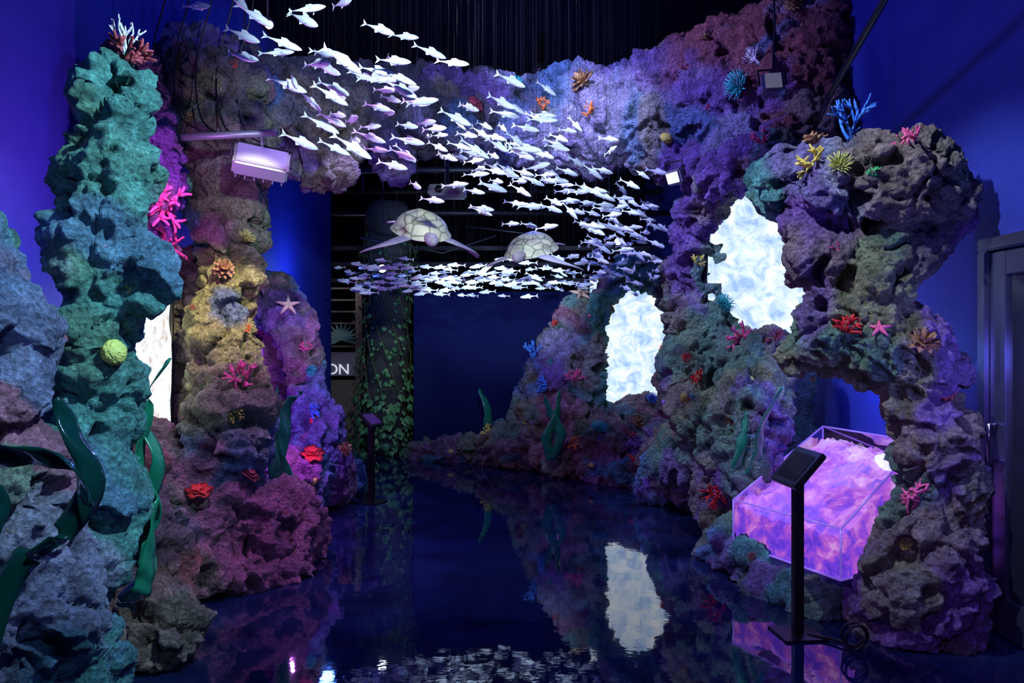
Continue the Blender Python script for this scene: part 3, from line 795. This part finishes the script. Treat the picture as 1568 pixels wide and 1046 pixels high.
for k in range(5):
    y = 5.3+k*.12; x = -2.4+.1*k
    tube(V, F, catmull([(x, y, 5.0), (x+.1, y, 4.2), (x-.05, y+.05, 3.6), (x+.12, y-.3, 3.1), (x+.3, y-.35, 2.95)]), .006, 5)
mesh_obj('hanging_cables', V, F, KB, True)
pj = empty('projector', (-.70, 8.5, 3.22))
box('body', -.2, .2, -.15, .15, -.06, .06, simple('projector_grey', (.22, .22, .24), .4), .02, pj)
V, F = [], []
tube(V, F, [(-.08, -.15, 0), (-.08, -.19, 0)], .04, 14); mesh_obj('lens', V, F, KB, True, pj)
V, F = [], []
tube(V, F, [(0, 0, .06), (0, 0, 1.78)], .02, 8); tube(V, F, [(-.12, 0, .08), (.12, 0, .08)], .012, 6); mesh_obj('mount_pole', V, F, METAL, True, pj)

def add_light(kind, loc, energy, col, target=None, size=.08, cone=60, blend=.6):
    ld = bpy.data.lights.new('lamp', kind); ld.energy = energy; ld.color = col; ld.shadow_soft_size = size
    if kind == 'SPOT': ld.spot_size = math.radians(cone); ld.spot_blend = blend
    o = bpy.data.objects.new('lamp_or_fill_light', ld); COL.objects.link(o); o.location = loc  # name covers exhibit lamps and added fill lights
    if target:
        o.rotation_euler = (Vector(target)-Vector(loc)).to_track_quat('-Z', 'Y').to_euler()
    return o
def spot_can(loc, target, col, es, r=.035):
    e = empty('spotlight_can', loc); dr = (Vector(target)-Vector(loc)).normalized()
    V, F = [], []; tube(V, F, [-dr*.14, -dr*.12, dr*.0], [r*.6, r*1.2, r*1.3], 14); mesh_obj('can', V, F, METAL, True, e)
    V, F = [], []; tube(V, F, [dr*.001, dr*.006], [r, r*.95], 14); mesh_obj('bulb', V, F, simple('bulb_glow', (1, 1, 1), .3, emit=col, es=es), True, e)
    V, F = [], []; tube(V, F, [-dr*.08, (-dr.x*.08, -dr.y*.08, 4.98-loc[2])], .008, 6); mesh_obj('stem', V, F, METAL, True, e)
spot_can((-1.64, 9.9, 2.52), (-1.0, 4, 1.9), (.75, .85, 1), 15, .05)
spot_can((1.38, 10.2, 2.90), (.6, 4, 2.2), (.75, .85, 1), 15, .045)
spot_can((-1.55, 5.0, 3.62), (-.6, 3, 2.2), (.6, .5, 1), 8, .026)
spot_can((-2.05, 6.0, 3.10), (-1.2, 3, 2.2), (.5, .3, 1), 8, .022)

# ------------------------------------------------------------------ ivy column and shop
iv = empty('ivy_covered_column')
V, F = [], []
P = catmull([(-1.80, 11.35, 0), (-1.82, 11.35, .8), (-1.78, 11.35, 1.6), (-1.8, 11.35, 2.6), (-1.8, 11.35, 3.6)], 8)
tube(V, F, P, [.30+.03*math.sin(i*1.7) for i in range(len(P))], 18)
mesh_obj('trunk', V, F, simple('trunk_bark', (.03, .03, .035), .9, bump=1, bscale=14), True, iv)
V, F = [], []; r = random.Random(3)
for i in range(900):
    a = r.uniform(0, 2*math.pi); z = 3.0*r.random()**1.4+.05
    R = .33+r.random()*.12+(.14*r.random() if z < 1.0 else 0)
    c = Vector((-1.8+math.cos(a)*R*1.05, 11.35+math.sin(a)*R*.9, z)); out = Vector((math.cos(a), math.sin(a), 0))
    dn = (Vector((0, 0, -1))+out*r.uniform(.2, .9)+Vector((r.uniform(-.5, .5), r.uniform(-.5, .5), 0))).normalized(); sd = dn.cross(out).normalized(); L = r.uniform(.04, .10)*(1.5 if z < .9 else 1)
    b0 = len(V); V += [c, c+dn*L*.35+sd*L*.42, c+dn*L, c+dn*L*.35-sd*L*.42, c+dn*L*.5+out*L*.12]
    F += [(b0, b0+1, b0+4), (b0+1, b0+2, b0+4), (b0+2, b0+3, b0+4), (b0+3, b0, b0+4)]
mesh_obj('ivy_leaves', V, F, simple('ivy_leaf', (.05, .17, .05), .45, var=.8, bscale=3), False, iv)
V, F = [], []
for k in range(10):
    a0 = k*.7; tube(V, F, [(-1.8+math.cos(a0+t*.5)*.34, 11.35+math.sin(a0+t*.5)*.34, 3.4-t*.5) for t in range(7)], .012, 5)
mesh_obj('vines', V, F, simple('vine', (.05, .07, .03), .8), True, iv)

sk = empty('shop_front')
WOOD = simple('shop_wood', (.14, .09, .06), .6, var=.3, bscale=4)
box('counter', -4.2, -2.5, 13.2, 13.4, 0, .95, WOOD, .02, sk)
box('upper_fascia', -4.2, -2.5, 13.2, 13.35, 1.02, 1.42, simple('sign_brown', (.10, .08, .10), .5, emit=(.2, .18, .3), es=.05), .01, sk)
box('side_post', -2.62, -2.5, 13.1, 13.2, 0, 2.6, WOOD, .01, sk)
for i in range(6): box('shelf_%d' % i, -4.2, -2.6, 13.5, 13.8, 1.5+i*.2, 1.53+i*.2, WOOD, .004, sk)
cu = bpy.data.curves.new('sign_text', 'FONT'); cu.body = 'ON'; cu.size = .25; cu.extrude = .01; cu.align_x = 'CENTER'
to = bpy.data.objects.new('sign_text', cu); COL.objects.link(to); to.parent = sk; to.location = (-2.93, 13.18, 1.05); to.rotation_euler = (math.pi/2, 0, 0)
cu.materials.append(simple('sign_letters', (.9, .9, .9), .5, emit=(.8, .85, 1), es=.6))
V, F = [], []
for k in range(13):
    a = math.radians(-10+k*17); c = Vector((math.cos(a), 0, math.sin(a))); s = Vector((-c.z, 0, c.x)); o = Vector((-2.85, 13.1, 1.62)); b0 = len(V)
    V += [o, o+c*.15+s*.03, o+c*.32, o+c*.15-s*.03+Vector((0, .02, 0))]; F.append((b0, b0+1, b0+2, b0+3))
mesh_obj('palm_fan', V, F, simple('palm_fan', (.12, .22, .18), .6), False, sk)

# ------------------------------------------------------------------ lights
A = add_light
A('SPOT', (.35, 2.2, 3.5), 430, (.52, .86, 1), (-1.65, 3.0, 1.9), .05, 54)      # teal pillar, raking
A('SPOT', (-.3, .6, 2.6), 50, (.30, .50, 1), (-1.7, 2.8, 1.2), .05, 60)  # added weak front fill for left pillar, no fixture
A('SPOT', (.2, 1.0, 2.9), 900, (.62, .78, 1), (-.5, 5.0, 3.1), .06, 42)         # fish key
A('SPOT', (-.6, 5.6, 4.8), 360, (.40, .42, 1), (1.3, 7.4, 3.6), .05, 75)        # arch raking
A('SPOT', (.2, 5.4, 4.7), 260, (.72, .80, 1), (.85, 7.4, 3.55), .05, 34)
A('SPOT', (-.6, 4.5, 4.6), 30, (.25, .3, 1), (-1.2, 7.2, 3.4), .06, 70)
A('SPOT', (-1.2, 4.3, 3.2), 230, (1, .95, .55), (-2.14, 5.6, 1.75), .04, 28)
A('POINT', (-1.86, 4.4, 2.5), 22, (.80, .22, 1), None, .04)
A('POINT', (-1.82, 6.4, 1.05), 30, (.60, .13, 1), None, .04)
A('POINT', (-2.35, 3.7, 1.9), 6, (.35, .1, 1), None, .04)
A('SPOT', (-.2, 4.6, 4.4), 330, (.80, .42, 1), (-1.75, 5.4, .3), .05, 42)
A('POINT', (-2.2, 9.3, 2.4), 22, (.08, .2, 1), None, .1)
A('POINT', (-2.3, 2.6, 2.6), 2, (.1, .15, 1), None, .1)
A('POINT', (2.38, 5.6, 1.5), 16, (.10, .22, 1), None, .1)
A('POINT', (2.38, 3.7, 1.5), 15, (.20, .20, 1), None, .1)
A('SPOT', (.1, 3.2, 4.3), 480, (.64, .72, 1), (2.0, 4.4, 2.0), .05, 44)         # right pillar, raking
A('SPOT', (1.0, 2.0, 1.2), 34, (.42, .25, 1), (2.0, 4.4, .6), .05, 60)  # added weak violet front fill for right pillar
A('SPOT', (-.6, 5.6, 4.4), 460, (.52, .66, 1), (1.7, 6.6, .9), .05, 50)
A('SPOT', (-.6, 7.6, 3.6), 560, (.50, .76, 1), (.9, 9.6, .9), .05, 56)
A('SPOT', (-.3, 6.8, 2.0), 380, (.60, .78, 1), (-.2, 9.2, 2.5), .06, 54)
A('SPOT', (-.3, 4.2, 3.5), 120, (1, .95, .8), (-.3, 6.8, 2.45), .05, 34)
A('POINT', (0, 5.5, 4.7), 80, (.10, .15, 1), None, .12)  # added blue fill standing in for ambient light, no fixture
A('POINT', (.2, 8.6, 3.6), 40, (.10, .16, 1), None, .1)
A('POINT', (0, 1.8, 4.0), 25, (.12, .16, 1), None, .1)  # added blue fill near the entrance end, same purpose
A('SPOT', (-1.2, 9.6, 3.0), 50, (.7, 1, .7), (-1.8, 11.2, .7), .1, 34)
A('SPOT', (-.7, 6.2, 4.0), 230, (.50, .45, 1), (-2.0, 7.4, 1.0), .05, 45)
A('POINT', (-3.0, 12.6, 2.6), 8, (.9, .8, 1), None, .1)

w = bpy.data.worlds.new('World'); scene.world = w; w.use_nodes = True
w.node_tree.nodes['Background'].inputs[0].default_value = (.02, .04, .2, 1); w.node_tree.nodes['Background'].inputs[1].default_value = .3

cam = bpy.data.cameras.new('Camera'); cam.sensor_width = 36; cam.lens = 36*1200/1568
co = bpy.data.objects.new('Camera', cam); COL.objects.link(co); co.location = (0, 0, 1.6); co.rotation_euler = (math.pi/2, 0, 0)
cam.clip_start = .05; scene.camera = co
